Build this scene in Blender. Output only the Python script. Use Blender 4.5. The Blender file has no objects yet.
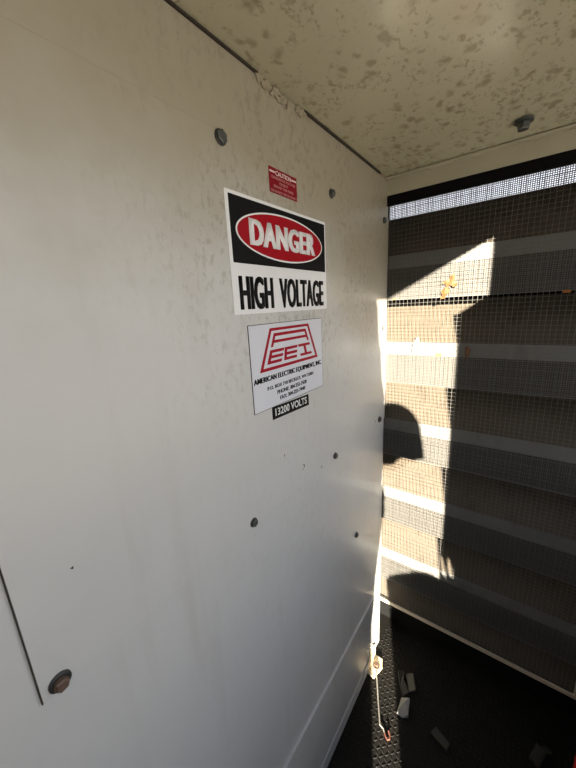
import bpy, bmesh, math, random
from mathutils import Vector, Matrix, noise
random.seed(7)
S = bpy.context.scene
COL = S.collection
PI = math.pi

# ------------------------------------------------------------------ helpers
ROOTS = {}

def tag(o, label=None, cat=None, group=None, kind=None):
    if label: o['label'] = label
    if cat: o['category'] = cat
    if group: o['group'] = group
    if kind: o['kind'] = kind
    return o

def empty(name, loc):
    o = bpy.data.objects.new(name, None)
    o.empty_display_size = .05
    COL.objects.link(o)
    o.location = loc
    ROOTS[o.name] = Vector(loc)
    return o

def obj(name, bm, mat, parent=None, smooth=False, recalc=True):
    """link one mesh object; geometry is given in world coordinates"""
    if recalc:
        bmesh.ops.recalc_face_normals(bm, faces=bm.faces[:])
    me = bpy.data.meshes.new(name)
    off = Vector((0, 0, 0))
    p = parent
    if p is not None:
        off = ROOTS[p.name]
    if off.length:
        bmesh.ops.translate(bm, verts=bm.verts[:], vec=-off)
    bm.to_mesh(me)
    bm.free()
    me.materials.append(mat)
    if smooth:
        for f in me.polygons: f.use_smooth = True
    o = bpy.data.objects.new(name, me)
    COL.objects.link(o)
    if parent is not None:
        o.parent = parent
    ROOTS[o.name] = off.copy()
    return o

def B(): return bmesh.new()

def box(bm, lo, hi, bev=0):
    (x0, y0, z0), (x1, y1, z1) = lo, hi
    vs = [bm.verts.new(p) for p in ((x0,y0,z0),(x1,y0,z0),(x1,y1,z0),(x0,y1,z0),(x0,y0,z1),(x1,y0,z1),(x1,y1,z1),(x0,y1,z1))]
    fs = [bm.faces.new([vs[i] for i in q]) for q in ((3,2,1,0),(4,5,6,7),(0,1,5,4),(1,2,6,5),(2,3,7,6),(3,0,4,7))]
    if bev:
        es = list({e for f in fs for e in f.edges})
        bmesh.ops.bevel(bm, geom=es, offset=bev, segments=2, affect='EDGES', profile=.6)
    return bm

def frame_of(d):
    d = d.normalized()
    a = Vector((0,0,1)) if abs(d.z) < .9 else Vector((1,0,0))
    u = d.cross(a).normalized()
    return u, d.cross(u).normalized()

def tube(bm, pts, r, n=8, cap=True, phase=0):
    pts = [Vector(p) for p in pts]
    rs = r if isinstance(r, (list, tuple)) else [r]*len(pts)
    rings = []
    u = None
    for i, p in enumerate(pts):
        d = (pts[min(i+1, len(pts)-1)] - pts[max(i-1, 0)]).normalized()
        if u is None: u, v = frame_of(d)
        else:
            u = (u - d*u.dot(d)).normalized(); v = d.cross(u)
        rings.append([bm.verts.new(p + (u*math.cos(phase+2*PI*k/n) + v*math.sin(phase+2*PI*k/n))*rs[i]) for k in range(n)])
    for a, b in zip(rings, rings[1:]):
        for k in range(n):
            bm.faces.new((a[k], a[(k+1)%n], b[(k+1)%n], b[k]))
    if cap:
        bm.faces.new(rings[0][::-1]); bm.faces.new(rings[-1])
    return bm

def prism(bm, poly, vec):
    """planar closed polygon (3D points) swept by vec"""
    vec = Vector(vec)
    a = [bm.verts.new(Vector(p)) for p in poly]
    b = [bm.verts.new(Vector(p)+vec) for p in poly]
    n = len(a)
    bm.faces.new(a[::-1]); bm.faces.new(b)
    for i in range(n):
        bm.faces.new((a[i], a[(i+1)%n], b[(i+1)%n], b[i]))
    return bm

def wallpoly(bm, yz, x0, x1):
    return prism(bm, [(x0, y, z) for y, z in yz], (x1-x0, 0, 0))

def holed(loops, to3, vec):
    """outline with holes, filled and given thickness"""
    bm = B()
    for lp in loops:
        vs = [bm.verts.new(to3(*p)) for p in lp]
        for i in range(len(vs)): bm.edges.new((vs[i], vs[(i+1)%len(vs)]))
    r = bmesh.ops.triangle_fill(bm, edges=bm.edges[:], use_beauty=True, use_dissolve=False)
    ex = bmesh.ops.extrude_face_region(bm, geom=bm.faces[:])
    bmesh.ops.translate(bm, verts=[g for g in ex['geom'] if isinstance(g, bmesh.types.BMVert)], vec=Vector(vec))
    return bm

def ellipse(cy, cz, a, b, n=72):
    return [(cy+a*math.cos(2*PI*i/n), cz+b*math.sin(2*PI*i/n)) for i in range(n)]

def lettering(bm, text, y0, y1, z0, z1, x0, x1, bold=.02, spacing=1.0, shear=0, heavy=0):
    if heavy:
        n = 5
        for k in range(n):
            d = heavy*(k/(n-1)); _letters(bm, text, y0+d, y1-heavy+d, z0, z1, x0, x1+.00003*k, bold, spacing, 0)
        return bm
    return _letters(bm, text, y0, y1, z0, z1, x0, x1, bold, spacing, shear)

def _letters(bm, text, y0, y1, z0, z1, x0, x1, bold, spacing, shear):
    """built-in sans letters, fitted to a rectangle on the left wall, raised from x0 to x1"""
    cu = bpy.data.curves.new('lettering_curve', 'FONT')
    cu.body = text; cu.offset = bold; cu.space_character = spacing; cu.resolution_u = 3
    t = bpy.data.objects.new('lettering_curve', cu)
    COL.objects.link(t)
    bpy.context.view_layer.update()
    dg = bpy.context.evaluated_depsgraph_get()
    me = bpy.data.meshes.new_from_object(t.evaluated_get(dg))
    bpy.data.objects.remove(t); bpy.data.curves.remove(cu)
    t2 = bmesh.new(); t2.from_mesh(me); bpy.data.meshes.remove(me)
    bmesh.ops.remove_doubles(t2, verts=t2.verts[:], dist=1e-5)
    xs = [v.co.x for v in t2.verts]; ys = [v.co.y for v in t2.verts]
    ax, bx, ay, by = min(xs), max(xs), min(ys), max(ys)
    for v in t2.verts:
        u = (v.co.x-ax)/(bx-ax); w = (v.co.y-ay)/(by-ay)
        v.co = Vector((x0, y0+(y1-y0)*u + shear*(w-.5), z0+(z1-z0)*w))
    ex = bmesh.ops.extrude_face_region(t2, geom=t2.faces[:])
    bmesh.ops.translate(t2, verts=[g for g in ex['geom'] if isinstance(g, bmesh.types.BMVert)], vec=(x1-x0, 0, 0))
    tmp = bpy.data.meshes.new('lettering_tmp'); t2.to_mesh(tmp); t2.free()
    bm.from_mesh(tmp); bpy.data.meshes.remove(tmp)
    return bm

def skin(name, joints, edges, mat, parent, sub=2, post=None):
    """one continuous surface grown along a skeleton; joints = [(x,y,z,r) or (x,y,z,rx,ry)]"""
    off = ROOTS[parent.name] if parent else Vector((0,0,0))
    me = bpy.data.meshes.new(name)
    me.from_pydata([tuple(Vector(j[:3])-off) for j in joints], edges, [])
    o = bpy.data.objects.new(name, me)
    COL.objects.link(o)
    m = o.modifiers.new('Skin', 'SKIN'); m.use_smooth_shade = True
    for i, j in enumerate(joints):
        sv = me.skin_vertices[0].data[i]
        sv.radius = (j[3], j[4] if len(j) > 4 else j[3])
        sv.use_root = (i == 0)
    s = o.modifiers.new('Sub', 'SUBSURF'); s.levels = sub; s.render_levels = sub
    bpy.context.view_layer.update()
    dg = bpy.context.evaluated_depsgraph_get()
    m2 = bpy.data.meshes.new_from_object(o.evaluated_get(dg))
    m2.name = name
    o.modifiers.clear(); o.data = m2; bpy.data.meshes.remove(me)
    m2.materials.clear(); m2.materials.append(mat)
    for f in m2.polygons: f.use_smooth = True
    if post:
        for v in m2.vertices: v.co = post(v.co)
    if parent: o.parent = parent
    ROOTS[o.name] = off.copy()
    return o

# ------------------------------------------------------------------ materials
class NT:
    def __init__(s, name):
        s.m = bpy.data.materials.new(name); s.m.use_nodes = True
        s.t = s.m.node_tree; s.b = s.t.nodes['Principled BSDF']
        g = s.t.nodes.new('ShaderNodeNewGeometry'); s.pos = g.outputs['Position']
    def n(s, kind, **kw):
        x = s.t.nodes.new(kind)
        for k, v in kw.items():
            if k.startswith('_'): setattr(x, k[1:], v)
            else: x.inputs[k.replace('__', ' ')].default_value = v
        return x
    def l(s, a, b): s.t.links.new(a, b)
    def noise(s, scale, detail=4, rough=.6, stretch=None, dist=0):
        v = s.pos
        if stretch:
            mp = s.n('ShaderNodeMapping'); mp.inputs['Scale'].default_value = stretch
            s.l(s.pos, mp.inputs['Vector']); v = mp.outputs[0]
        x = s.n('ShaderNodeTexNoise', Scale=scale, Detail=detail, Roughness=rough, Distortion=dist)
        s.l(v, x.inputs['Vector']); return x.outputs['Fac']
    def voronoi(s, scale, stretch=None, warp=0, rnd=1):
        v = s.pos
        if stretch:
            mp = s.n('ShaderNodeMapping'); mp.inputs['Scale'].default_value = stretch
            s.l(s.pos, mp.inputs['Vector']); v = mp.outputs[0]
        if warp:
            nz = s.n('ShaderNodeTexNoise', Scale=scale*1.3, Detail=3)
            s.l(v, nz.inputs['Vector'])
            mx = s.n('ShaderNodeVectorMath', _operation='MULTIPLY_ADD')
            s.l(nz.outputs['Color'], mx.inputs[0]); mx.inputs[1].default_value = (warp,)*3
            s.l(v, mx.inputs[2]); v = mx.outputs[0]
        x = s.n('ShaderNodeTexVoronoi', Scale=scale, Randomness=rnd)
        s.l(v, x.inputs['Vector']); return x
    def ramp(s, fac, a, b, c0=0, c1=1):
        r = s.n('ShaderNodeMapRange'); r.inputs['From Min'].default_value = a; r.inputs['From Max'].default_value = b
        r.inputs['To Min'].default_value = c0; r.inputs['To Max'].default_value = c1
        r.interpolation_type = 'SMOOTHSTEP'
        s.l(fac, r.inputs['Value']); return r.outputs['Result']
    def mul(s, a, b, op='MULTIPLY'):
        x = s.n('ShaderNodeMath', _operation=op)
        for i, q in enumerate((a, b)):
            if isinstance(q, (int, float)): x.inputs[i].default_value = q
            else: s.l(q, x.inputs[i])
        return x.outputs[0]
    def mix(s, fac, a, b):
        x = s.n('ShaderNodeMix', _data_type='RGBA')
        if isinstance(fac, (int, float)): x.inputs[0].default_value = fac
        else: s.l(fac, x.inputs[0])
        for i, q in ((6, a), (7, b)):
            if isinstance(q, tuple): x.inputs[i].default_value = (*q, 1)
            else: s.l(q, x.inputs[i])
        return x.outputs[2]
    def col(s, c):
        if isinstance(c, tuple): s.b.inputs['Base Color'].default_value = (*c, 1)
        else: s.l(c, s.b.inputs['Base Color'])
        return s
    def rough(s, r):
        if isinstance(r, (int, float)): s.b.inputs['Roughness'].default_value = r
        else: s.l(r, s.b.inputs['Roughness'])
        return s
    def metal(s, v): s.b.inputs['Metallic'].default_value = v; return s
    def spec(s, v): s.b.inputs['Specular IOR Level'].default_value = v; return s
    def bump(s, h, strength=.2, dist=.002):
        x = s.n('ShaderNodeBump', Strength=strength, Distance=dist)
        s.l(h, x.inputs['Height']); s.l(x.outputs[0], s.b.inputs['Normal']); return s

def plain(name, c, rough=.5, metal=0, var=.12, scale=40, spec=.5):
    t = NT(name)
    f = t.noise(scale, 4)
    t.col(t.mix(f, tuple(x*(1-var) for x in c), tuple(min(1, x*(1+var)) for x in c)))
    return t.rough(rough).metal(metal).spec(spec).m

def wall_paint():
    t = NT('off_white_wall_paint')
    base = t.mix(t.noise(3.5, 5, .6), (.565,.565,.545), (.65,.65,.632))
    sep = t.n('ShaderNodeSeparateXYZ'); t.l(t.pos, sep.inputs[0])
    # dusty tan film in the upper band of the sheet, broken up by noise
    hz = t.mul(sep.outputs['Z'], t.mul(t.noise(4, 5, .65), .30, 'MULTIPLY'), 'ADD')
    hz = t.mul(hz, t.ramp(sep.outputs['Y'], .45, 1.1, 0, .16), 'ADD')
    dust = t.ramp(hz, 1.62, 1.98, 0, .92)
    c = t.mix(dust, base, (.35,.308,.215))
    # fine grime specks, thicker near the signs
    sp = t.ramp(t.noise(85, 5, .75, (1, 1, .6)), .50, .62)
    area = t.ramp(t.noise(6, 4), .36, .54)
    gy = t.ramp(sep.outputs['Y'], .1, .55)
    gz = t.ramp(sep.outputs['Z'], 1.20, 1.70, .12, 1)
    spk = t.mul(t.mul(sp, area), t.mul(gy, gz))
    c = t.mix(t.mul(spk, .8), c, (.27,.235,.175))
    # vertical streak smears
    st = t.ramp(t.noise(14, 4, .6, (1, 1, .10)), .54, .78, 0, .26)
    c = t.mix(st, c, (.44,.41,.36))
    # occasional dark scuffs
    vo = t.voronoi(9, (1, 1, .8), .06)
    sc = t.ramp(vo.outputs['Distance'], .012, .028, .8, 0)
    c = t.mix(t.mul(sc, t.ramp(t.noise(7, 2), .52, .58)), c, (.16,.13,.10))
    t.col(c)
    t.rough(t.ramp(t.noise(6, 4), .3, .7, .30, .40)).spec(.5)
    t.bump(t.noise(60, 3, .5), .12, .0012)
    return t.m

def ceiling_paint():
    t = NT('stained_cream_ceiling_paint')
    base = t.mix(t.noise(4, 5, .6), (.47,.44,.305), (.59,.555,.40))
    c = base
    for sc, thr, k, seed, stretch in ((38, .31, .68, 0, (1, .75, .02)), (72, .35, .6, 3, (1, .65, .02)), (22, .26, .62, 8, (1, .85, .02))):
        vo = t.voronoi(sc, stretch, .035)
        m = t.ramp(vo.outputs['Distance'], thr*.45, thr*1.25, k, 0)
        pick = t.ramp(t.noise(9+seed, 3), .40, .54)
        c = t.mix(t.mul(m, pick), c, (.25,.205,.12))
    sp = t.ramp(t.noise(120, 3, .65), .60, .72, 0, .45)
    c = t.mix(sp, c, (.33,.27,.17))
    t.col(c)
    t.rough(t.ramp(t.noise(20, 4), .3, .7, .19, .262))
    t.spec(.95)
    t.bump(t.noise(7, 3, .5), .08, .006)
    return t.m

def louver_paint(name, c0, c1, dirt=.5):
    t = NT(name)
    c = t.mix(t.noise(9, 5, .65), c0, c1)
    c = t.mix(t.ramp(t.noise(26, 4, .6, (1, 1, .35)), .5, .75, 0, dirt), c, tuple(x*.55 for x in c0))
    t.col(c).rough(.62).spec(.25)
    t.bump(t.noise(90, 3), .1, .001)
    return t.m

def floor_paint():
    t = NT('worn_black_floor_plate')
    c = t.mix(t.noise(18, 5, .6), (.008,.0076,.007), (.018,.0165,.014))
    c = t.mix(t.ramp(t.noise(170, 2), .6, .72, 0, .35), c, (.05,.045,.038))
    t.col(c).rough(t.ramp(t.noise(30, 4), .3, .7, .38, .6)).spec(.13)
    t.bump(t.noise(140, 3), .15, .001)
    return t.m

WALL = wall_paint(); CEIL = ceiling_paint(); FLOOR = floor_paint()
LOUV = louver_paint('dusty_louver_paint', (.068,.054,.037), (.092,.075,.055))
LIP = louver_paint('galvanised_lip', (.115,.113,.105), (.155,.152,.142), .4)
BAND = louver_paint('louver_face_paint', (.040,.036,.029), (.056,.050,.041), .4)
HOUSING = plain('black_housing', (.005,.005,.005), .8, spec=.1)
WIRE = plain('galvanised_wire', (.105,.10,.09), .55, .1)
SCREENWIRE = plain('fine_screen_wire', (.10,.097,.09), .5, .1)
DARKWIRE = plain('weathered_screen_wire', (.05,.05,.05), .6, 0)
RAIL = plain('scuffed_cream_rail', (.50,.43,.33), .5, 0, .25, 30)
BEAM = plain('cream_beam_paint', (.46,.425,.31), .4, 0, .14, 14)
BOLTM = plain('dull_grey_bolt_steel', (.10,.105,.10), .42, .55, .35, 160)
RUST = plain('rusty_bolt_steel', (.17,.115,.085), .5, .5, .45, 180)
DARKW = plain('dark_rubber_washer', (.030,.029,.028), .5)
WHITE = plain('white_sign_vinyl', (.85,.86,.87), .30, 0, .04, 20)
SILVER = plain('pale_grey_sign_vinyl', (.71,.73,.79), .32, 0, .04, 20)
BLACK = plain('black_sign_ink', (.006,.006,.0065), .45, 0, .2, 40, .12)
RED = plain('red_sign_ink', (.36,.004,.012), .4, 0, .08, 40, .15)
DARKRED = plain('dark_red_label', (.24,.006,.016), .45, 0, .1, 40, .15)
LOGORED = plain('red_logo_ink', (.36,.006,.022), .4, 0, .08, 40, .15)
PINKISH = plain('faded_label_ink', (.55,.24,.23), .45, 0, .1)
PALEINK = plain('pale_label_ink', (.80,.68,.66), .4, 0, .05)
SEAL = plain('dark_seam_gap', (.035,.028,.020), .8)
CAULK = plain('flaking_caulk', (.34,.295,.205), .7, 0, .3, 120)
LEAF = plain('dry_orange_leaf', (.135,.046,.009), .7, 0, .35, 120)
BROWNLEAF = plain('brown_dry_leaf', (.10,.045,.016), .7, 0, .3, 150)
PALELEAF = plain('pale_papery_leaf', (.13,.12,.105), .7, 0, .2, 150)
YELLOW = plain('yellow_paint_fleck', (.16,.10,.008), .6, 0, .2, 150)
ORANGE = plain('orange_fleck', (.25,.09,.015), .6, 0, .2, 150)
CREAM = plain('cream_clip_paint', (.62,.54,.38), .45, 0, .25, 60)
SCRAP = plain('grey_scrap', (.085,.08,.065), .5, 0, .25, 90)
PALESCRAP = plain('pale_scrap', (.34,.34,.32), .5, 0, .2, 90)
OLIVE = plain('olive_scrap', (.030,.029,.022), .6, 0, .25, 90)
ROD = plain('bright_steel_rod', (.55,.52,.46), .35, .6, .15)
REDTIP = plain('red_dipped_tip', (.14,.055,.04), .4)
REDPAINT = plain('red_enamel', (.50,.015,.015), .25)
GROUND = plain('pale_gravel', (.34,.31,.27), .9, 0, .3, 12)
STEEL = plain('grey_door_steel', (.30,.29,.27), .5, 0, .15, 12)
CLOTH = plain('navy_work_jacket', (.03,.035,.05), .85)
TROUSER = plain('dark_work_trousers', (.035,.033,.03), .85)
SKIN = plain('skin', (.50,.30,.21), .5, 0, .06)
CAPM = plain('black_cap_cloth', (.02,.02,.022), .85)
EYE = plain('eye_white', (.7,.68,.65), .25)
HAIR = plain('brown_hair', (.05,.03,.02), .7)
BOOT = plain('brown_boot_leather', (.07,.04,.02), .6)
CANVAS = plain('dark_canvas', (.03,.03,.027), .9)
CRATE = plain('grey_crate_plastic', (.12,.12,.12), .6)

# ------------------------------------------------------------------ the setting
H = 1.902                                 # ceiling height
YB = 1.118                                 # plane of the wire mesh
def st(name, bm, mat, label=None, cat=None):
    o = obj(name, bm, mat); o['kind'] = 'structure'
    if label: o['label'] = label
    if cat: o['category'] = cat
    return o

wall = st('wall_left', box(B(), (-.06,-.62,.0), (-.0031,1.126,1.9005)), WALL,
          'off-white painted steel wall around and below the bolted cover sheet', 'wall')
st('ceiling', box(B(), (-.06,-.75,H), (.72,1.13,H+.03)), CEIL, 'stained cream steel ceiling with brown blotches', 'ceiling')

# ground outside + deck
bm = B(); box(bm, (-12,-14,-.9), (14,14,-.8)); st('ground', bm, GROUND, 'gravel ground outside the enclosure', 'ground')

# floor: diamond plate with raised lugs in one mesh
bm = B()
box(bm, (-.06,-.9,-.02), (1.35,1.262,0))
def lug(bm, cx, cy, ang, L=.0082, W=.0023, Hh=.0013):
    c, s = math.cos(ang), math.sin(ang)
    def P(u, v, z): return bm.verts.new((cx+u*c-v*s, cy+u*s+v*c, z))
    out = [P(-L,0,0), P(-L*.45,-W,0), P(L*.45,-W,0), P(L,0,0), P(L*.45,W,0), P(-L*.45,W,0)]
    top = [P(-L*.62,0,Hh), P(-L*.3,-W*.45,Hh), P(L*.3,-W*.45,Hh), P(L*.62,0,Hh), P(L*.3,W*.45,Hh), P(-L*.3,W*.45,Hh)]
    for i in range(6):
        bm.faces.new((out[i], out[(i+1)%6], top[(i+1)%6], top[i]))
    bm.faces.new(top)
pitch = .0152
for i in range(int(.80/pitch)):
    for j in range(int(1.64/pitch)):
        a = PI/4 if (i+j) % 2 else -PI/4
        lug(bm, .008+pitch*i, -.40+pitch*j, a+.12)
st('floor', bm, FLOOR, 'black diamond tread plate floor', 'floor')

# cover sheet bolted on the left wall
bm = B(); box(bm, (-.004,.0330,1.094), (.0001,.0343,1.7835)); st('trim_8', bm, SEAL)
bm = B(); box(bm, (-.004,.0345,1.0930), (-.0012,1.126,1.094)); box(bm, (-.004,.0345,1.7835), (-.0012,1.126,1.7843)); st('trim_9', bm, CAULK)
cover = obj('cover_panel', box(B(), (-.003,.0345,1.094), (0,1.1265,1.7835), .0008), WALL)
tag(cover, 'large off-white steel cover sheet bolted to left wall, carrying the signs', 'panel')

def bolt(y, z, r, mat, parent, x=0.0, wr=0, ang=.3, hh=.55, tilt=0):
    """hex head standing off the wall along +X, with a washer below when wr > 0"""
    bm = B()
    t0 = x
    if wr:
        t0 = x+wr*.22
    pts = [(t0, y, z), (t0+r*hh, y, z), (t0+r*hh*1.25, y, z)]
    tube(bm, pts, [r, r, r*.78], 6, True, ang)
    if not wr:
        tube(bm, [(x, y, z), (x+r*.16, y, z)], r*1.22, 20)
    o = obj('bolt', bm, mat, parent)
    if wr:
        w = B(); tube(w, [(x, y, z), (x+wr*.15, y, z), (x+wr*.24, y, z)], [wr, wr, wr*.8], 24)
        obj('washer', w, DARKW, o)
    return o
for pts in ([(.570,1.150),(.577,1.149),(.578,1.141),(.574,1.140),(.575,1.146)], [(.567,1.138),(.572,1.139),(.571,1.136)], [(.088,1.237),(.092,1.238),(.091,1.234)],
            [(.655,1.086+.02),(.659,1.108),(.658,1.098)], [(.500,1.205),(.503,1.206),(.502,1.199)], [(1.03,1.112),(1.034,1.113),(1.033,1.100)]):
    obj('chipped_paint', wallpoly(B(), pts, -.001, .0002), SEAL, cover)['label'] = 'dark chip in the paint'
bolt(.391, 1.7745, .0098, BOLTM, cover, 0, .0112, .5, .4)
bolt(.735, 1.7745, .0085, BOLTM, cover, 0, .0105, .2, .6)
bolt(1.082, 1.7745, .0080, BOLTM, cover, 0, .0095, .7, .6)
bolt(1.084, 1.434, .0065, BOLTM, cover, 0, 0, .2)
bolt(.053, 1.1065, .0080, RUST, cover, 0, .0118, .2, .8)['label'] = 'rusty hex bolt on a black washer'
bolt(.390, 1.1055, .0078, BOLTM, cover, 0, 0, .4, .7)
bolt(.731, 1.1045, .0080, BOLTM, cover, 0, 0, .1, .7)
bolt(1.069, 1.1045, .0095, BOLTM, cover, 0, 0, .6, .6)
bolt(.878, .741, .0085, BOLTM, wall, -.003, 0, .3, .7)

# dark seam between wall and ceiling, with a flaking caulked stretch
bm = B(); box(bm, (-.03,-.62,1.8990), (.0010,.490,1.9022)); st('trim_1', bm, SEAL)
bm = B(); box(bm, (-.03,.632,1.8978), (.0016,1.045,1.9022)); st('trim_2', bm, SEAL)
bm = B()
for k in range(46):
    y = .485 + .16*random.random()
    s = .003+.006*random.random()
    z = 1.900-.012*random.random()*(.3 if abs(y-.56) > .06 else 1)
    m = Matrix.Translation((-.001, y, z)) @ Matrix.Rotation(random.random()*3, 4, 'X') @ Matrix.Diagonal((.30, 1.2, .55, 1))
    g = bmesh.ops.create_icosphere(bm, subdivisions=1, radius=s, matrix=m)
    for v in g['verts']: v.co += Vector((0, random.uniform(-1,1), random.uniform(-1,1)))*s*.22
for k in range(10):
    y = 1.045 + .075*random.random(); s = .004+.004*random.random()
    bmesh.ops.create_icosphere(bm, subdivisions=1, radius=s, matrix=Matrix.Translation((0, y, 1.897)) @ Matrix.Diagonal((.5, 1.3, .7, 1)))
st('trim_3', bm, CAULK, 'flaking caulk along the wall and ceiling seam', 'caulk')

# base of the wall: folded skirt and dark foot line
bm = B()
wallpoly(bm, [(-.62,.058),(1.028,.058),(1.065,.012),(1.068,.33),(-.62,.33)], -.003, .004)
st('baseboard_left', bm, WALL, 'folded off-white skirt along the foot of left wall', 'skirting')
bm = B(); wallpoly(bm, [(-.62,.001),(1.04,.001),(1.026,.052),(-.62,.052)], -.003, .007)
st('trim_4', bm, WALL)

# beam over the back opening
bm = B()
prism(bm, [(-.003,1.112,1.852),(-.003,1.112,1.896),(-.003,1.098,1.900),(-.003,1.16,1.900),(-.003,1.16,1.852)], (.80,0,0))
st('trim_5', bm, BEAM, 'cream painted steel beam between ceiling and wire mesh', 'beam')
bm = B(); box(bm, (0,1.094,1.8945), (.72,1.112,1.9003), .0015); st('trim_6', bm, BEAM)
# bolt through the ceiling
cb = B(); tube(cb, [(.350,.991,1.8995),(.350,.991,1.8955)], .0185, 24)
tube(cb, [(.350,.991,1.8945),(.350,.991,1.8825),(.350,.991,1.8805)], [.0125,.0125,.0105], 6)
o = obj('ceiling_bolt', cb, BOLTM); tag(o, 'dark hex bolt hanging from the cream ceiling near the back beam', 'bolt')

# ------------------------------------------------------------------ back: louvers, housing
bm = B()
XL, XR = -.05, .80
box(bm, (XL,1.262,-.02), (XR,1.275,1.800))                # added back skin, closes off daylight behind the blades
box(bm, (XL,1.246,1.862), (XR,1.275,1.98))                # hood above the slot
box(bm, (XL,1.16,1.900), (XR,1.275,1.93))
box(bm, (XL-.02,1.13,-.02), (XL,1.275,1.93))
box(bm, (XR,1.13,-.02), (XR+.02,1.275,1.93))
st('wall_back', bm, HOUSING, 'dark housing added behind the louvers to keep their gaps black', 'wall')

bank = empty('louver_bank', (.33,1.19,.2))
tag(bank, 'bank of six wide steel louver blades behind the wire mesh on back wall', 'louver')
for zk in (1.67,1.38,1.09,.80,.51,.249):
    yb, y0, y1, y2 = YB+.128, YB+.016, YB+.012, YB+.011
    hem = zk-.143
    prof_slope = [(yb, zk+.139), (y0, zk), (y0+.0015, zk-.001), (yb+.0015, zk+.1365)]
    bm = B(); prism(bm, [(XL,y,z) for y, z in prof_slope], (XR-XL,0,0))
    bl = obj('louver_blade', bm, LOUV, bank)
    if zk < .3: continue
    bm = B(); prism(bm, [(XL,y,z) for y, z in [(y0-.0012,zk+.001),(y1-.0006,zk-.043),(y1+.003,zk-.043),(y0+.004,zk+.001)]], (XR-XL,0,0))
    o = obj('lip', bm, LIP, bl); o['label'] = 'paler galvanised lip of the blade'
    bm = B(); prism(bm, [(XL,y,z) for y, z in [(y1,zk-.043),(y2,hem),(y2+.008,hem-.001),(y2+.008,hem+.0015),(y2+.0015,hem+.0015),(y1+.0015,zk-.044)]], (XR-XL,0,0))
    obj('face_plate', bm, BAND, bl)
    if True:
        bm = B()                                           # fine screen laid over the face plate
        ys = y2-.0014
        n = int(.70/.0053)
        for k in range(n):
            x = -.01+.0053*k
            box(bm, (x-.0006, ys-.0005, hem), (x+.0006, ys+.0005, zk-.044))
        m = int(.099/.0053)
        for k in range(m+1):
            z = hem+.0053*k
            box(bm, (-.01, ys-.0006, z-.0006), (.70, ys+.0004, z+.0006))
        box(bm, (-.01, ys-.0022, hem-.0016), (.70, y2+.006, hem+.0012))
        o = obj('fine_screen', bm, SCREENWIRE, bl); o['label'] = 'fine woven screen over the blade face'

# fine screen in the top slot, seen against the sky
bm = B()
ys = 1.2455
for k in range(int(.84/.0053)):
    x = XL+.0053*k
    box(bm, (x-.0010, ys-.0005, 1.802), (x+.0010, ys+.0005, 1.864))
for k in range(13):
    z = 1.802+.0053*k
    box(bm, (XL, ys-.0005, z-.0010), (XR, ys+.0005, z+.0010))
o = obj('insect_screen', bm, DARKWIRE); tag(o, 'fine dark insect screen across the bright slot above the top louver', 'screen')

# coarse wire mesh in its frame
scr = empty('wire_mesh_screen', (.33,YB,.245))
tag(scr, 'coarse galvanised wire mesh screen in a pale frame in front of the louvers', 'screen')
bm = B()
c = .0127; r = .00048
nx, nz = int(.70/c), int(1.62/c)
for k in range(nx):
    x = -.004+c*k
    jit = .0006
    pts = [(x+random.uniform(-1,1)*jit, YB-r*.8, .25+1.61*q/8) for q in range(9)]
    tube(bm, pts, r, 5, False)
for k in range(nz):
    z = .256+c*k
    pts = [(-.02+.72*q/8, YB+r*.8, z+random.uniform(-1,1)*.0006) for q in range(9)]
    tube(bm, pts, r, 5, False)
obj('wire_grid', bm, WIRE, scr)
obj('bottom_rail', box(B(), (-.003,YB-.004,.247), (.672,YB+.003,.2615), .002), RAIL, scr)
obj('top_rail', box(B(), (-.003,YB-.003,1.823), (.672,YB+.004,1.853)), HOUSING, scr)['label'] = 'black top rail'
obj('side_post', box(B(), (.640,YB-.004,.2615), (.672,YB+.004,1.823), .002), RAIL, scr)

# ------------------------------------------------------------------ signs on the cover sheet
def rect(y0, z0, y1, z1, r=.003, n=4):
    pts = []
    for cy, cz, a0 in ((y1-r,z1-r,0),(y0+r,z1-r,PI/2),(y0+r,z0+r,PI),(y1-r,z0+r,1.5*PI)):
        for i in range(n+1):
            a = a0+PI/2*i/n
            pts.append((cy+r*math.cos(a), cz+r*math.sin(a)))
    return pts

ds = empty('danger_sign', (0,.545,1.512))
tag(ds, 'white, black and red DANGER HIGH VOLTAGE sign, largest on the left wall', 'sign')
obj('sign_plate', wallpoly(B(), rect(.388,1.512,.701,1.7065), 0, .0010), WHITE, ds)
obj('black_field', wallpoly(B(), rect(.3955,1.597,.6965,1.701,.0015), .0010, .0013), BLACK, ds)
obj('oval_border', wallpoly(B(), ellipse(.545,1.6495,.1385,.0425), .0013, .0016), WHITE, ds)
obj('red_oval', wallpoly(B(), ellipse(.545,1.6495,.1350,.0395), .0016, .0019), RED, ds)
bm = B(); lettering(bm, 'DANGER', .4385, .6525, 1.6285, 1.6725, .0019, .0022, .022, 1.06, 0, .0055)
obj('lettering', bm, WHITE, ds)
bm = B(); lettering(bm, 'HIGH', .4035, .4960, 1.5195, 1.5770, .0010, .0013, .012, 1.04, 0, .0045)
lettering(bm, 'VOLTAGE', .5150, .6860, 1.5195, 1.5770, .0010, .0013, .012, 1.04, 0, .0045)
obj('lettering', bm, BLACK, ds)

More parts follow.
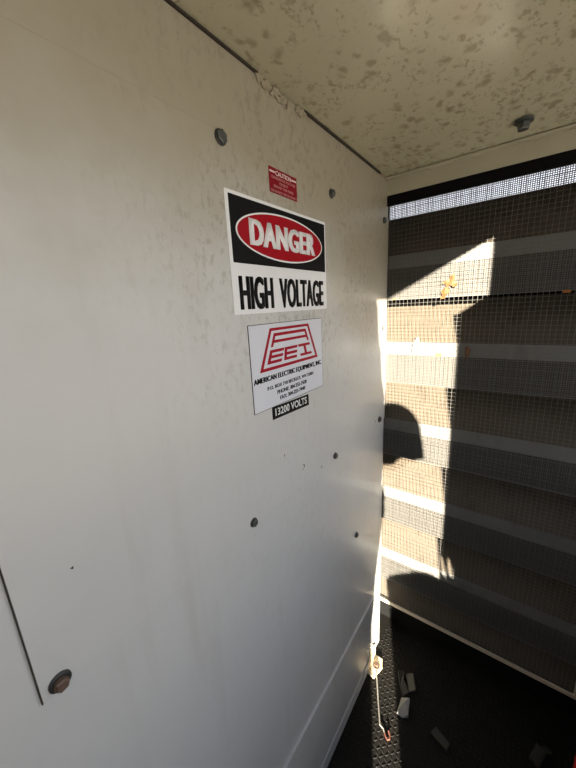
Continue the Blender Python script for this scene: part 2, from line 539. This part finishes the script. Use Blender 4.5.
cs = empty('company_sign', (0,.545,1.324))
tag(cs, 'pale grey company sign with a red trapezoid logo, below the DANGER sign', 'sign')
obj('border_line', wallpoly(B(), rect(.4165,1.3235,.6735,1.4920,.001), 0, .0009), SEAL, cs)
obj('sign_plate', wallpoly(B(), rect(.4178,1.3246,.6722,1.4909,.001), .0009, .0012), SILVER, cs)
lx0, lx1 = .0012, .0015
bm = B()
yc = .5455
def trap(z): return .0685 + (.1055-.0685)*(1.4825-z)/(1.4825-1.4005)   # half width at height z
def tl(z, inset=0): return yc-trap(z)+inset
def tr(z, inset=0): return yc+trap(z)-inset
zt, zb, w = 1.4825, 1.4005, .0060
iz1, iz0 = zt-.0055, zb+.0062
wallpoly(bm, [(tl(zt),zt),(tr(zt),zt),(tr(iz1,.0072),iz1),(tl(iz1,.0072),iz1)], lx0, lx1+.00001*0)
wallpoly(bm, [(tl(iz0,.0078),iz0),(tr(iz0,.0078),iz0),(tr(zb),zb),(tl(zb),zb)], lx0, lx1+.00001*1)
wallpoly(bm, [(tl(zt),zt),(tl(iz1,.0072),iz1),(tl(iz0,.0078),iz0),(tl(zb),zb)], lx0, lx1+.00001*2)
wallpoly(bm, [(tr(zt),zt),(tr(zb),zb),(tr(iz0,.0078),iz0),(tr(iz1,.0072),iz1)], lx0, lx1+.00001*3)
# letter A: roof, cross bar and two legs
a0, a1 = 1.4720, 1.4455
g = .0165
wallpoly(bm, [(tl(a0,g),a0),(tr(a0,g),a0),(tr(a0-.006,g),a0-.006),(tl(a0-.006,g),a0-.006)], lx0, lx1+.00001*5)
wallpoly(bm, [(tl(1.4585,g),1.4585),(tr(1.4585,g),1.4585),(tr(1.4530,g),1.4530),(tl(1.4530,g),1.4530)], lx0, lx1+.00001*6)
wallpoly(bm, [(tl(a0,g),a0),(tl(a0,g+.007),a0),(tl(a1,g+.007),a1),(tl(a1,g),a1)], lx0, lx1+.00001*7)
wallpoly(bm, [(tr(a0,g),a0),(tr(a1,g),a1),(tr(a1,g+.007),a1),(tr(a0,g+.007),a0)], lx0, lx1+.00001*8)
# letters E E I in the lower row
e1, e0 = 1.4400, 1.4130
def lean(y, z, k): return y + k*(e1-z)
def bar(ya, yb, za, zb_, k):
    global lx1
    lx1 += .00001
    wallpoly(bm, [(lean(ya,za,k),za),(lean(yb,za,k),za),(lean(yb,zb_,k),zb_),(lean(ya,zb_,k),zb_)], lx0, lx1)
for y0, y1, k in ((tl(e1,g), tl(e1,g)+.046, -.42), (yc-.0235, yc+.0225, -.16)):
    bar(y0, y0+.0085, e1, e0, k)
    bar(y0, y1, e1, e1-.0058, k)
    bar(y0, y1, e1-.0106, e1-.0164, k)
    bar(y0, y1, e0+.0058, e0, k)
yi = tr(e1, g)-.046
k = .30
bar(yi, yi+.046, e1, e1-.0056, k); bar(yi, yi+.046, e0+.0056, e0, k); bar(yi+.019, yi+.0275, e1, e0, k)
obj('logo', bm, LOGORED, cs)
lx1 = .0015
bm = B()
lettering(bm, 'AMERICAN ELECTRIC EQUIPMENT, INC.', .4205, .6680, 1.3785, 1.3910, lx0, lx1, .012, 1.03, 0, .0015)
lettering(bm, 'P.O. BOX 710 BECKLEY, WV 25801', .4590, .6285, 1.3605, 1.3690, lx0, lx1, .010, 1.0, 0, .0007)
lettering(bm, 'PHONE: 304-255-7438', .4890, .5985, 1.3470, 1.3555, lx0, lx1, .010, 1.0, 0, .0007)
lettering(bm, 'FAX: 304-255-7448', .4970, .5910, 1.3335, 1.3420, lx0, lx1, .010, 1.0, 0, .0007)
obj('lettering', bm, BLACK, cs)

vl = empty('voltage_label', (0,.538,1.292))
tag(vl, 'small black strip label reading 13200 VOLTS under the company sign', 'label')
obj('label_strip', wallpoly(B(), [(.4700,1.2965),(.6060,1.2915),(.6050,1.3180),(.4695,1.3235)], 0, .0008), BLACK, vl)
bm = B(); lettering(bm, '13200 VOLTS', .4790, .5965, 1.3000, 1.3165, .0008, .0011, .02, 1.02)
for v in bm.verts: v.co.z -= .037*(v.co.y-.538)
obj('lettering', bm, WHITE, vl)

cl = empty('caution_label', (0,.547,1.727))
tag(cl, 'small dark red CAUTION label above the DANGER sign', 'label')
obj('label_plate', wallpoly(B(), rect(.5035,1.7270,.5905,1.7690,.001), 0, .0008), DARKRED, cl)
bm = B()
lettering(bm, 'CAUTION', .5225, .5715, 1.7578, 1.7658, .0008, .0011, .02, 1.0)
box(bm, (.0008,.5055,1.7604), (.0011,.5205,1.7634)); box(bm, (.0008,.5735,1.7604), (.0011,.5885,1.7634))
o = obj('lettering', bm, PALEINK, cl)
bm = B()
lettering(bm, 'DANGEROUS VOLTAGE', .5105, .5845, 1.7512, 1.7558, .0008, .0011, .01, 1.0)
lettering(bm, 'PRESENT', .5330, .5610, 1.7440, 1.7486, .0008, .0011, .01, 1.0)
lettering(bm, 'BEHIND THIS PANEL', .5160, .5790, 1.7368, 1.7414, .0008, .0011, .01, 1.0)
lettering(bm, 'DISCONNECT BEFORE SERVICE', .5065, .5880, 1.7288, 1.7330, .0008, .0011, .01, 1.0)
obj('lettering', bm, PINKISH, cl)

# ------------------------------------------------------------------ leaves and flecks caught on the mesh
def crumple(bm, outline, y, amp, seed, th=.0006):
    """leaf outline (x,z) subdivided, crinkled and given thickness"""
    t2 = bmesh.new()
    vs = [t2.verts.new((x, y, z)) for x, z in outline]
    t2.faces.new(vs)
    bmesh.ops.triangulate(t2, faces=t2.faces[:])
    bmesh.ops.subdivide_edges(t2, edges=t2.edges[:], cuts=2, use_grid_fill=True)
    for v in t2.verts:
        p = v.co*70 + Vector((seed*3.1, seed, 0))
        v.co.y += amp*noise.noise(p)
        v.co.x += amp*.35*noise.noise(p+Vector((9,0,0))); v.co.z += amp*.35*noise.noise(p+Vector((0,0,17)))
    ex = bmesh.ops.extrude_face_region(t2, geom=t2.faces[:])
    bmesh.ops.translate(t2, verts=[g for g in ex['geom'] if isinstance(g, bmesh.types.BMVert)], vec=(0,-th,0))
    tmp = bpy.data.meshes.new('leaf_tmp'); t2.to_mesh(tmp); t2.free(); bm.from_mesh(tmp); bpy.data.meshes.remove(tmp)

def px(u, v):                                # leaf sketch units (1/11.52 of a photo pixel at the mesh) to metres
    return (.141+(u/11.52)*.002235+.000*v, 1.606-(v/11.52)*.00236+.00035*(u/11.52))
lf = empty('dried_leaf', (.198,YB-.006,1.50))
tag(lf, 'orange dried leaf caught on the wire mesh at the top of the sunlit patch', 'leaf')
bm = B()
crumple(bm, [px(*q) for q in ((300,130),(350,115),(365,170),(350,215),(395,240),(398,300),(350,305),(320,270),(290,255),(285,290),(250,280),(245,225),(205,230),(185,205),(225,180),(280,165))], YB-.004, .008, 1)
obj('blade', bm, LEAF, lf)
bm = B()
crumple(bm, [px(*q) for q in ((230,290),(275,280),(295,330),(290,385),(240,400),(235,435),(180,440),(165,415),(200,390),(175,350),(185,315))], YB-.003, .007, 4)
obj('blade', bm, LEAF, lf)
bm = B(); tube(bm, [(px(280,270)[0],YB-.004,px(280,270)[1]), (px(310,310)[0],YB-.006,px(310,310)[1]), (px(330,345)[0],YB-.004,px(330,345)[1])], .0009, 6)
obj('stem', bm, PALELEAF, lf)

bm = B(); crumple(bm, [(.255,1.372),(.262,1.376),(.270,1.366),(.268,1.348),(.262,1.336),(.256,1.340),(.254,1.358)], YB-.004, .005, 7)
tag(obj('dried_leaf', bm, BROWNLEAF), 'small brown dried leaf on the mesh in shade, right of the sunlit strip', 'leaf')
bm = B(); crumple(bm, [(.100,1.388),(.108,1.402),(.116,1.400),(.117,1.385),(.112,1.368),(.104,1.352),(.095,1.350),(.093,1.362),(.098,1.374)], YB-.005, .006, 11)
tag(obj('dried_leaf', bm, PALELEAF), 'pale curled papery leaf stuck on the sunlit mesh', 'leaf')
bm = B(); crumple(bm, [(.166,1.345),(.184,1.345),(.185,1.338),(.166,1.338)], YB+.0120, .0008, 15)
tag(obj('paint_fleck', bm, YELLOW), 'yellow fleck on the sunlit louver lip behind the mesh', 'fleck')
bm = B(); crumple(bm, [(.020,1.530),(.034,1.531),(.034,1.526),(.020,1.525)], YB+.004, .001, 16)
tag(obj('paint_fleck', bm, YELLOW), 'tiny yellow fleck on the hem beside the left wall', 'fleck')
bm = B(); crumple(bm, [(.466,1.527),(.482,1.528),(.484,1.521),(.468,1.520)], YB-.002, .002, 18)
tag(obj('paint_fleck', bm, ORANGE), 'orange fleck on the louver hem at the right edge', 'fleck')

# ------------------------------------------------------------------ on the floor
hk = empty('floor_clip', (.02,1.01,0))
tag(hk, 'cream bent steel clip bolted at the foot of left wall', 'clip')
bm = B()
prism(bm, [(.004,1.053,.004),(.040,1.052,.004),(.052,1.018,.004),(.037,.962,.004),(.004,.966,.004)], (0,0,.005))
prism(bm, [(.004,.966,.004),(.004,1.053,.004),(.004,1.050,.070),(.004,1.020,.100),(.004,.975,.060)], (.005,0,0))
obj('plate', bm, CREAM, hk)
bm = B(); tube(bm, [(.028,1.012,.009),(.028,1.012,.012)], .0145, 20); tube(bm, [(.028,1.012,.012),(.028,1.012,.022)], .0095, 6)
obj('bolt', bm, RUST, hk)
hr = empty('hook_rod', (.09,.87,0))
tag(hr, 'thin bright rod with a hooked end lying from the clip across the tread plate', 'rod')
bm = B(); tube(bm, [(.032,.995,.016),(.050,.962,.011),(.079,.900,.006),(.112,.832,.006),(.126,.828,.006),(.134,.819,.006)], .0026, 8)
obj('shaft', bm, ROD, hr)
bm = B(); tube(bm, [(.134,.819,.006),(.141,.812,.006),(.149,.806,.006),(.154,.812,.006),(.152,.822,.006),(.144,.832,.008)], .0028, 8)
o = obj('hook', bm, REDTIP, hr); o['label'] = 'reddish hooked tip'

def scrap(pts, th, mat, label, lift=.002, curl=0, seed=0):
    bm = B()
    n = len(pts)
    t = [bm.verts.new((x, y, lift+th+curl*((i*7+seed) % 3))) for i, (x, y) in enumerate(pts)]
    b = [bm.verts.new((x, y, lift)) for x, y in pts]
    bm.faces.new(t); bm.faces.new(b[::-1])
    for i in range(n): bm.faces.new((b[i], b[(i+1)%n], t[(i+1)%n], t[i]))
    bmesh.ops.bevel(bm, geom=bm.edges[:], offset=.0008, segments=1, affect='EDGES')
    o = obj('scrap', bm, mat)
    tag(o, label, 'scrap', 'scraps littering the tread plate')
    return o
scrap([(.141,1.052),(.164,1.070),(.191,1.013),(.169,.994)], .007, SCRAP, 'grey rectangular strip lying right of the hook rod, nearest the wire mesh', .002, .003)
bm = B()
q = [(.150,.963,.004),(.180,.966,.024),(.190,.913,.022),(.172,.900,.006),(.150,.903,.004)]
mid = (.168,.94,.032)
vs = [bm.verts.new(p) for p in q]; m = bm.verts.new(mid); lo = [bm.verts.new((p[0],p[1],.002)) for p in q]
for i in range(5):
    bm.faces.new((vs[i], vs[(i+1)%5], m)); bm.faces.new((lo[i], lo[(i+1)%5], vs[(i+1)%5], vs[i]))
bm.faces.new(lo[::-1])
tag(obj('scrap', bm, PALESCRAP), 'folded pale scrap with a bright facet at the edge of the lit floor', 'scrap', 'scraps littering the tread plate')
scrap([(.111,1.041),(.132,1.055),(.140,1.020),(.172,.984),(.155,.964),(.135,.990)], .012, OLIVE, 'dark crumpled scrap between the lit floor and the grey strip', .002, .004, 2)
scrap([(.268,.914),(.281,.939),(.292,.934),(.330,.918),(.325,.890),(.284,.905)], .006, OLIVE, 'narrow dark strip on the black floor, in the middle of the litter', .002, .003, 1)
scrap([(.552,1.033),(.571,1.086),(.603,1.080),(.577,1.015)], .010, OLIVE, 'olive grey square offcut on the floor at the lower right corner', .002, .002, 1)
scrap([(.592,1.099),(.614,1.091),(.610,1.079),(.587,1.084)], .006, OLIVE, 'tiny strip beside the olive grey square offcut', .002, .002)

# red cylinder standing just past the right edge
fe = empty('fire_extinguisher', (.666,.895,0))
tag(fe, 'red fire extinguisher standing against the low right wall', 'fire extinguisher')
bm = B(); tube(bm, [(.666,.895,0),(.666,.895,.006),(.666,.895,.33),(.666,.895,.37),(.666,.895,.395)], [.040,.045,.045,.036,.018], 32)
obj('cylinder', bm, REDPAINT, fe, True)
bm = B(); tube(bm, [(.666,.895,.395),(.666,.895,.43)], .014, 16); box(bm, (.669,.825,.43), (.685,.900,.438)); box(bm, (.669,.815,.452), (.685,.900,.460)); box(bm, (.671,.887,.43),(.683,.901,.456))
obj('valve', bm, BOLTM, fe)
bm = B(); tube(bm, [(.677,.905,.42),(.677,.952,.40),(.677,.962,.32),(.677,.962,.12)], .008, 10)
obj('hose', bm, DARKW, fe)

# ------------------------------------------------------------------ unseen right side, entrance and sun blockers behind the camera
bm = B(); box(bm, (.79,-.05,0), (.82,1.13,.95), .002); st('added_wall_right', bm, WALL, 'unseen low off-white side wall, added to shade the floor and bounce light', 'wall')  # unseen, added low to shade the floor, pale to bounce light
bm = B(); box(bm, (.715,1.09,.95), (.76,1.13,H)); st('trim_7', bm, STEEL)
bm = prism(B(), [(x,-.63,z) for x, z in [(-.06,0),(.695,0),(.693,.72),(.715,.85),(.728,1.2),(.735,1.56),(.722,1.64),(.717,1.72),(.706,1.78),(.702,1.86),(.693,H),(-.06,H)]], (0,.010,0)); st('sun_edge_wall', bm, STEEL, 'unseen grey steel wall behind the camera, edge shaped to bound the sunlight', 'wall')  # unseen wall, wavy edge shaped to cut the sun strip
# unseen leaf added to block the sun: notched corner, slots shaped for light spots
out = [(.728,.01),(1.45,.01),(1.45,2.20),(.808,2.20),(.806,1.79),(.785,1.775),(.750,1.752),(.734,1.745)]
slots = [[(.735,.765),(.748,.752),(.754,.760),(.748,.815),(.738,.825)], [(.758,.772),(.768,.765),(.778,.772),(.773,.815),(.762,.828)], [(.750,.682),(.757,.680),(.755,.695)], [(.747,.652),(.758,.650),(.752,.672)]]
bm = holed([out]+slots, lambda x, z: Vector((x, -.076, z)), (0,.012,0))
door = st('shadow_door', bm, STEEL, 'unseen grey steel door leaf added to block the sun', 'door')
bm = B(); tube(bm, [(1.32,-.064,1.0),(1.32,-.03,1.0),(1.32,-.03,1.16),(1.32,-.064,1.16)], .008, 10); obj('door_handle', bm, BOLTM, door)

# unseen bag on a crate, added to cast the low jagged shadow
cr = empty('shadow_crate', (.80,-.36,0)); tag(cr, 'unseen grey crate added under the shadow-casting bag behind the camera', 'crate')
bm = B(); box(bm, (.698,-.40,0), (.91,-.32,.03))
for x0, y0, x1, y1 in ((.698,-.40,.91,-.39),(.698,-.33,.91,-.32),(.698,-.40,.708,-.32),(.90,-.40,.91,-.32)): box(bm, (x0,y0,.03), (x1,y1,.40))
obj('body', bm, CRATE, cr)
bm = B(); box(bm, (.695,-.402,.40), (.912,-.318,.425), .004); obj('rim', bm, CRATE, cr)
bg = empty('shadow_bag', (.77,-.36,.425)); tag(bg, 'unseen dark bag added on the crate, outline shaped to cast the low shadow', 'bag')
bm = B()
prism(bm, [(.700,-.40,.426),(.672,-.40,.60),(.662,-.40,.66),(.664,-.40,.705),(.680,-.40,.727),(.712,-.40,.742),(.722,-.40,.763),(.742,-.40,.764),(.772,-.40,.778),(.80,-.40,.800),(.86,-.40,.79),(.90,-.40,.70),(.90,-.40,.426)], (0,.08,0))
bmesh.ops.bevel(bm, geom=bm.edges[:], offset=.006, segments=2, affect='EDGES')
obj('body', bm, CANVAS, bg)
bm = B(); tube(bm, [(.74,-.36,.76),(.75,-.36,.777),(.78,-.36,.790),(.81,-.36,.800)], .006, 8); obj('handle', bm, CANVAS, bg)

# ------------------------------------------------------------------ the person taking the picture (only the shadow falls in the frame)
pr = empty('person', (.46,-.36,0))
tag(pr, 'person in cap, dark jacket and trousers, knees bent, whose shadow falls on the mesh', 'person')
J = [(.475,-.36,.79,.115,.130),(.480,-.36,.90,.112,.13),(.485,-.36,1.02,.112,.145),(.495,-.36,1.12,.100,.150),(.515,-.36,1.185,.07,.075),(.555,-.36,1.235,.048),(.605,-.36,1.29,.056),
     (.45,-.20,1.13,.060),(.43,-.13,.99,.046),(.465,-.10,1.09,.038),(.470,-.10,1.245,.030),
     (.43,-.52,1.12,.060),(.40,-.57,.94,.046),(.44,-.55,.80,.038),(.47,-.53,.69,.030),
     (.475,-.27,.74,.085),(.465,-.25,.46,.062),(.41,-.25,.30,.055),(.36,-.25,.09,.040),(.45,-.25,.045,.038),(.49,-.25,.035,.030),
     (.475,-.45,.74,.085),(.465,-.47,.46,.062),(.41,-.47,.30,.055),(.36,-.47,.09,.040),(.45,-.47,.045,.038),(.49,-.47,.035,.030)]
Ed = [(0,1),(1,2),(2,3),(3,4),(4,5),(5,6),(3,7),(7,8),(8,9),(9,10),(3,11),(11,12),(12,13),(13,14),(0,15),(15,16),(16,17),(17,18),(18,19),(19,20),(0,21),(21,22),(22,23),(23,24),(24,25),(25,26)]
body = skin('body', J, Ed, SKIN, pr, 2)

def clothe(name, test, mat, off):
    """a garment that follows the body: the body's own surface inside a region, moved out and thickened"""
    bm = bmesh.new(); bm.from_mesh(body.data)
    for v in bm.verts: v.co += ROOTS[pr.name]
    kill = [f for f in bm.faces if not test(f.calc_center_median())]
    bmesh.ops.delete(bm, geom=kill, context='FACES')
    bm.normal_update()
    nn = {v: v.normal.copy() for v in bm.verts}
    for v in bm.verts: v.co += nn[v]*off
    bmesh.ops.solidify(bm, geom=bm.faces[:], thickness=.006)
    return obj(name, bm, mat, pr, True, False)
clothe('jacket', lambda p: p.z > .72 and not (p.x > .515 and p.z > 1.17 and p.y < -.2) and not (p.y > -.15 and p.z > 1.22), CLOTH, .010)
clothe('trousers', lambda p: .13 < p.z < .84 and not (p.y < -.51 and p.z > .56), TROUSER, .007)
for y in (-.25, -.47):
    bm = B()
    box(bm, (.31,y-.045,.0), (.55,y+.045,.025), .008)
    box(bm, (.31,y-.043,.02), (.42,y+.043,.15), .02); box(bm, (.37,y-.043,.02), (.545,y+.043,.085), .025)
    obj('boot', bm, BOOT, pr, False)

# head with face, turned towards +X and bowed a little
HC = Vector((.638,-.36,1.332))
TILT = Matrix.Rotation(math.radians(22), 3, 'Y')
def hp(x, y, z): return HC + TILT @ Vector((x, y, z))
bm = B()
bmesh.ops.create_uvsphere(bm, u_segments=48, v_segments=36, radius=1)
for v in bm.verts:
    p = v.co.copy()
    x, y, z = p.x*.098, p.y*.076, p.z*(.118 if p.z > 0 else .136)
    if z < 0: y *= 1-.28*(z/-.118)**1.5; 
    if z < -.02 and x < 0: x *= 1-.45*((-z-.02)/.098)
    if x > 0:
        g = lambda a, b, s: math.exp(-((y-a)**2+(z-b)**2)/s**2)
        x += .024*math.exp(-(y/.011)**2-((z+.022)/.020)**2) + .012*math.exp(-(y/.009)**2-((z-.006)/.022)**2)
        x -= .010*(g(.030,.010,.014)+g(-.030,.010,.014))
        x += .006*math.exp(-(y/.024)**2-((z+.058)/.007)**2) + .005*math.exp(-(y/.022)**2-((z+.070)/.007)**2)
        x -= .005*math.exp(-(y/.026)**2-((z+.064)/.0035)**2)
        x += .008*math.exp(-(y/.022)**2-((z+.098)/.014)**2)
    v.co = hp(x, y, z)
head = obj('head', bm, SKIN, pr, True)
for s in (1, -1):
    bm = B(); bmesh.ops.create_uvsphere(bm, u_segments=16, v_segments=12, radius=.0115, matrix=Matrix.Translation(hp(.078, s*.030, .010)))
    obj('eye', bm, EYE, head, True)
    bm = B(); bmesh.ops.create_uvsphere(bm, u_segments=16, v_segments=12, radius=1, matrix=Matrix.Translation(hp(-.008, s*.074, -.004)) @ TILT.to_4x4() @ Matrix.Rotation(.35*s, 4, 'Z') @ Matrix.Diagonal((.018,.007,.031,1)))
    obj('ear', bm, SKIN, head, True)
bm = B(); bmesh.ops.create_uvsphere(bm, u_segments=32, v_segments=24, radius=1)
for v in bm.verts:
    x, y, z = v.co.x*.103, v.co.y*.081, v.co.z*.122
    v.co = Vector((x, y, z))
bmesh.ops.delete(bm, geom=[v for v in bm.verts if v.co.x > .035 or v.co.z < -.075 or (abs(v.co.y) > .06 and v.co.x > -.02)], context='VERTS')
for v in bm.verts: v.co = hp(*v.co)
obj('hair', bm, HAIR, head, True)
cap = B()
bmesh.ops.create_uvsphere(cap, u_segments=40, v_segments=28, radius=1)
bmesh.ops.delete(cap, geom=[v for v in cap.verts if v.co.z < .24], context='VERTS')
for v in cap.verts: v.co = hp(v.co.x*.112-.002, v.co.y*.090, v.co.z*.146+.004)
bmesh.ops.solidify(cap, geom=cap.faces[:], thickness=.003)
capo = obj('cap', cap, CAPM, pr, True)
bm = B()
tp = []
for i in range(17):
    a = -1.15+2.3*i/16
    row = []
    for j in range(5):
        f = j/4
        row.append(hp(.1045*math.cos(a)+.036*f*math.cos(a*.8), .085*math.sin(a)*1.0, 0.064-.060*f-.045*abs(math.sin(a))**2*.6))
    tp.append([bm.verts.new(p) for p in row])
for a, b in zip(tp, tp[1:]):
    for j in range(4): bm.faces.new((a[j], b[j], b[j+1], a[j+1]))
bmesh.ops.solidify(bm, geom=bm.faces[:], thickness=.004)
obj('bill', bm, CAPM, capo, True)

# hands: palm plus five bent fingers
def hand(w, d, up, side):
    """w wrist point, d direction of the fingers, up back-of-hand normal"""
    d = Vector(d).normalized(); up = Vector(up); up = (up-d*up.dot(d)).normalized(); s = d.cross(up)*side
    w = Vector(w)
    js = [(*w, .026, .020)]; es = []
    def add(p, r, par):
        js.append((*p, r)); es.append((par, len(js)-1)); return len(js)-1
    palm = add(w+d*.045, .024, 0)
    palm2 = add(w+d*.078, .021, palm)
    for k, (o, L) in enumerate(((-.030,.066),(-.010,.076),(.010,.072),(.029,.056))):
        a = add(w+d*.095+s*o, .0095, palm2)
        b = add(w+d*(.095+L*.45)+s*o*1.1-up*.012, .0088, a)
        c_ = add(w+d*(.095+L*.70)+s*o*1.1-up*.032, .0082, b)
        add(w+d*(.095+L*.78)+s*o*1.1-up*.050, .0074, c_)
    a = add(w+d*.035-s*.030-up*.006, .0115, palm)
    b = add(w+d*.066-s*.052-up*.018, .0100, a)
    add(w+d*.090-s*.058-up*.032, .0085, b)
    return skin('hand', js, es, SKIN, pr, 1)
hand((.470,-.10,1.262), (-.25,.05,1), (-.6,-.75,.1), 1)
hand((.472,-.528,.68), (.15,.1,-1), (.6,-.8,0), -1)

# ------------------------------------------------------------------ light
sd = Vector((-.42, 1, -.2195)).normalized()
su = bpy.data.lights.new('sun', 'SUN'); su.energy = 50; su.angle = math.radians(.53); su.color = (1, .90, .74)
so = bpy.data.objects.new('sun', su); COL.objects.link(so)
so.rotation_euler = sd.to_track_quat('-Z', 'Y').to_euler(); so.location = (3,-6,3)

wd = bpy.data.worlds.new('sky'); S.world = wd; wd.use_nodes = True
nt = wd.node_tree; bg_ = nt.nodes['Background']
tc = nt.nodes.new('ShaderNodeTexCoord'); sx = nt.nodes.new('ShaderNodeSeparateXYZ')
nt.links.new(tc.outputs['Generated'], sx.inputs[0])
rp = nt.nodes.new('ShaderNodeValToRGB'); nt.links.new(sx.outputs['Z'], rp.inputs[0])
e = rp.color_ramp.elements
e[0].position = 0; e[0].color = (.92,.90,.86,1)
e[1].position = .75; e[1].color = (.50,.61,.85,1)
q = e.new(.22); q.color = (.84,.87,.94,1)
nt.links.new(rp.outputs[0], bg_.inputs['Color'])
bg_.inputs['Strength'].default_value = 1.65

# ------------------------------------------------------------------ camera
cd = bpy.data.cameras.new('camera'); co = bpy.data.objects.new('camera', cd); COL.objects.link(co)
cd.sensor_fit = 'VERTICAL'; cd.sensor_height = 36; cd.lens = 36*316.4959/768
cd.clip_start = .01
R0 = Vector((.8035131,.59307161,-.05131046)); R1 = Vector((.09952607,-.21882069,-.97067609)); R2 = Vector((-.58690822,.77484423,-.23485138))
m = Matrix.Identity(4)
for i in range(3):
    m[i][0] = R0[i]; m[i][1] = -R1[i]; m[i][2] = -R2[i]
m[0][3], m[1][3], m[2][3] = .4, 0, 1.52
co.matrix_world = m
S.camera = co
S.view_settings.view_transform = 'Standard'
S.view_settings.look = 'None'
S.view_settings.exposure = 0
S.view_settings.gamma = 1
S.view_settings.use_curve_mapping = False
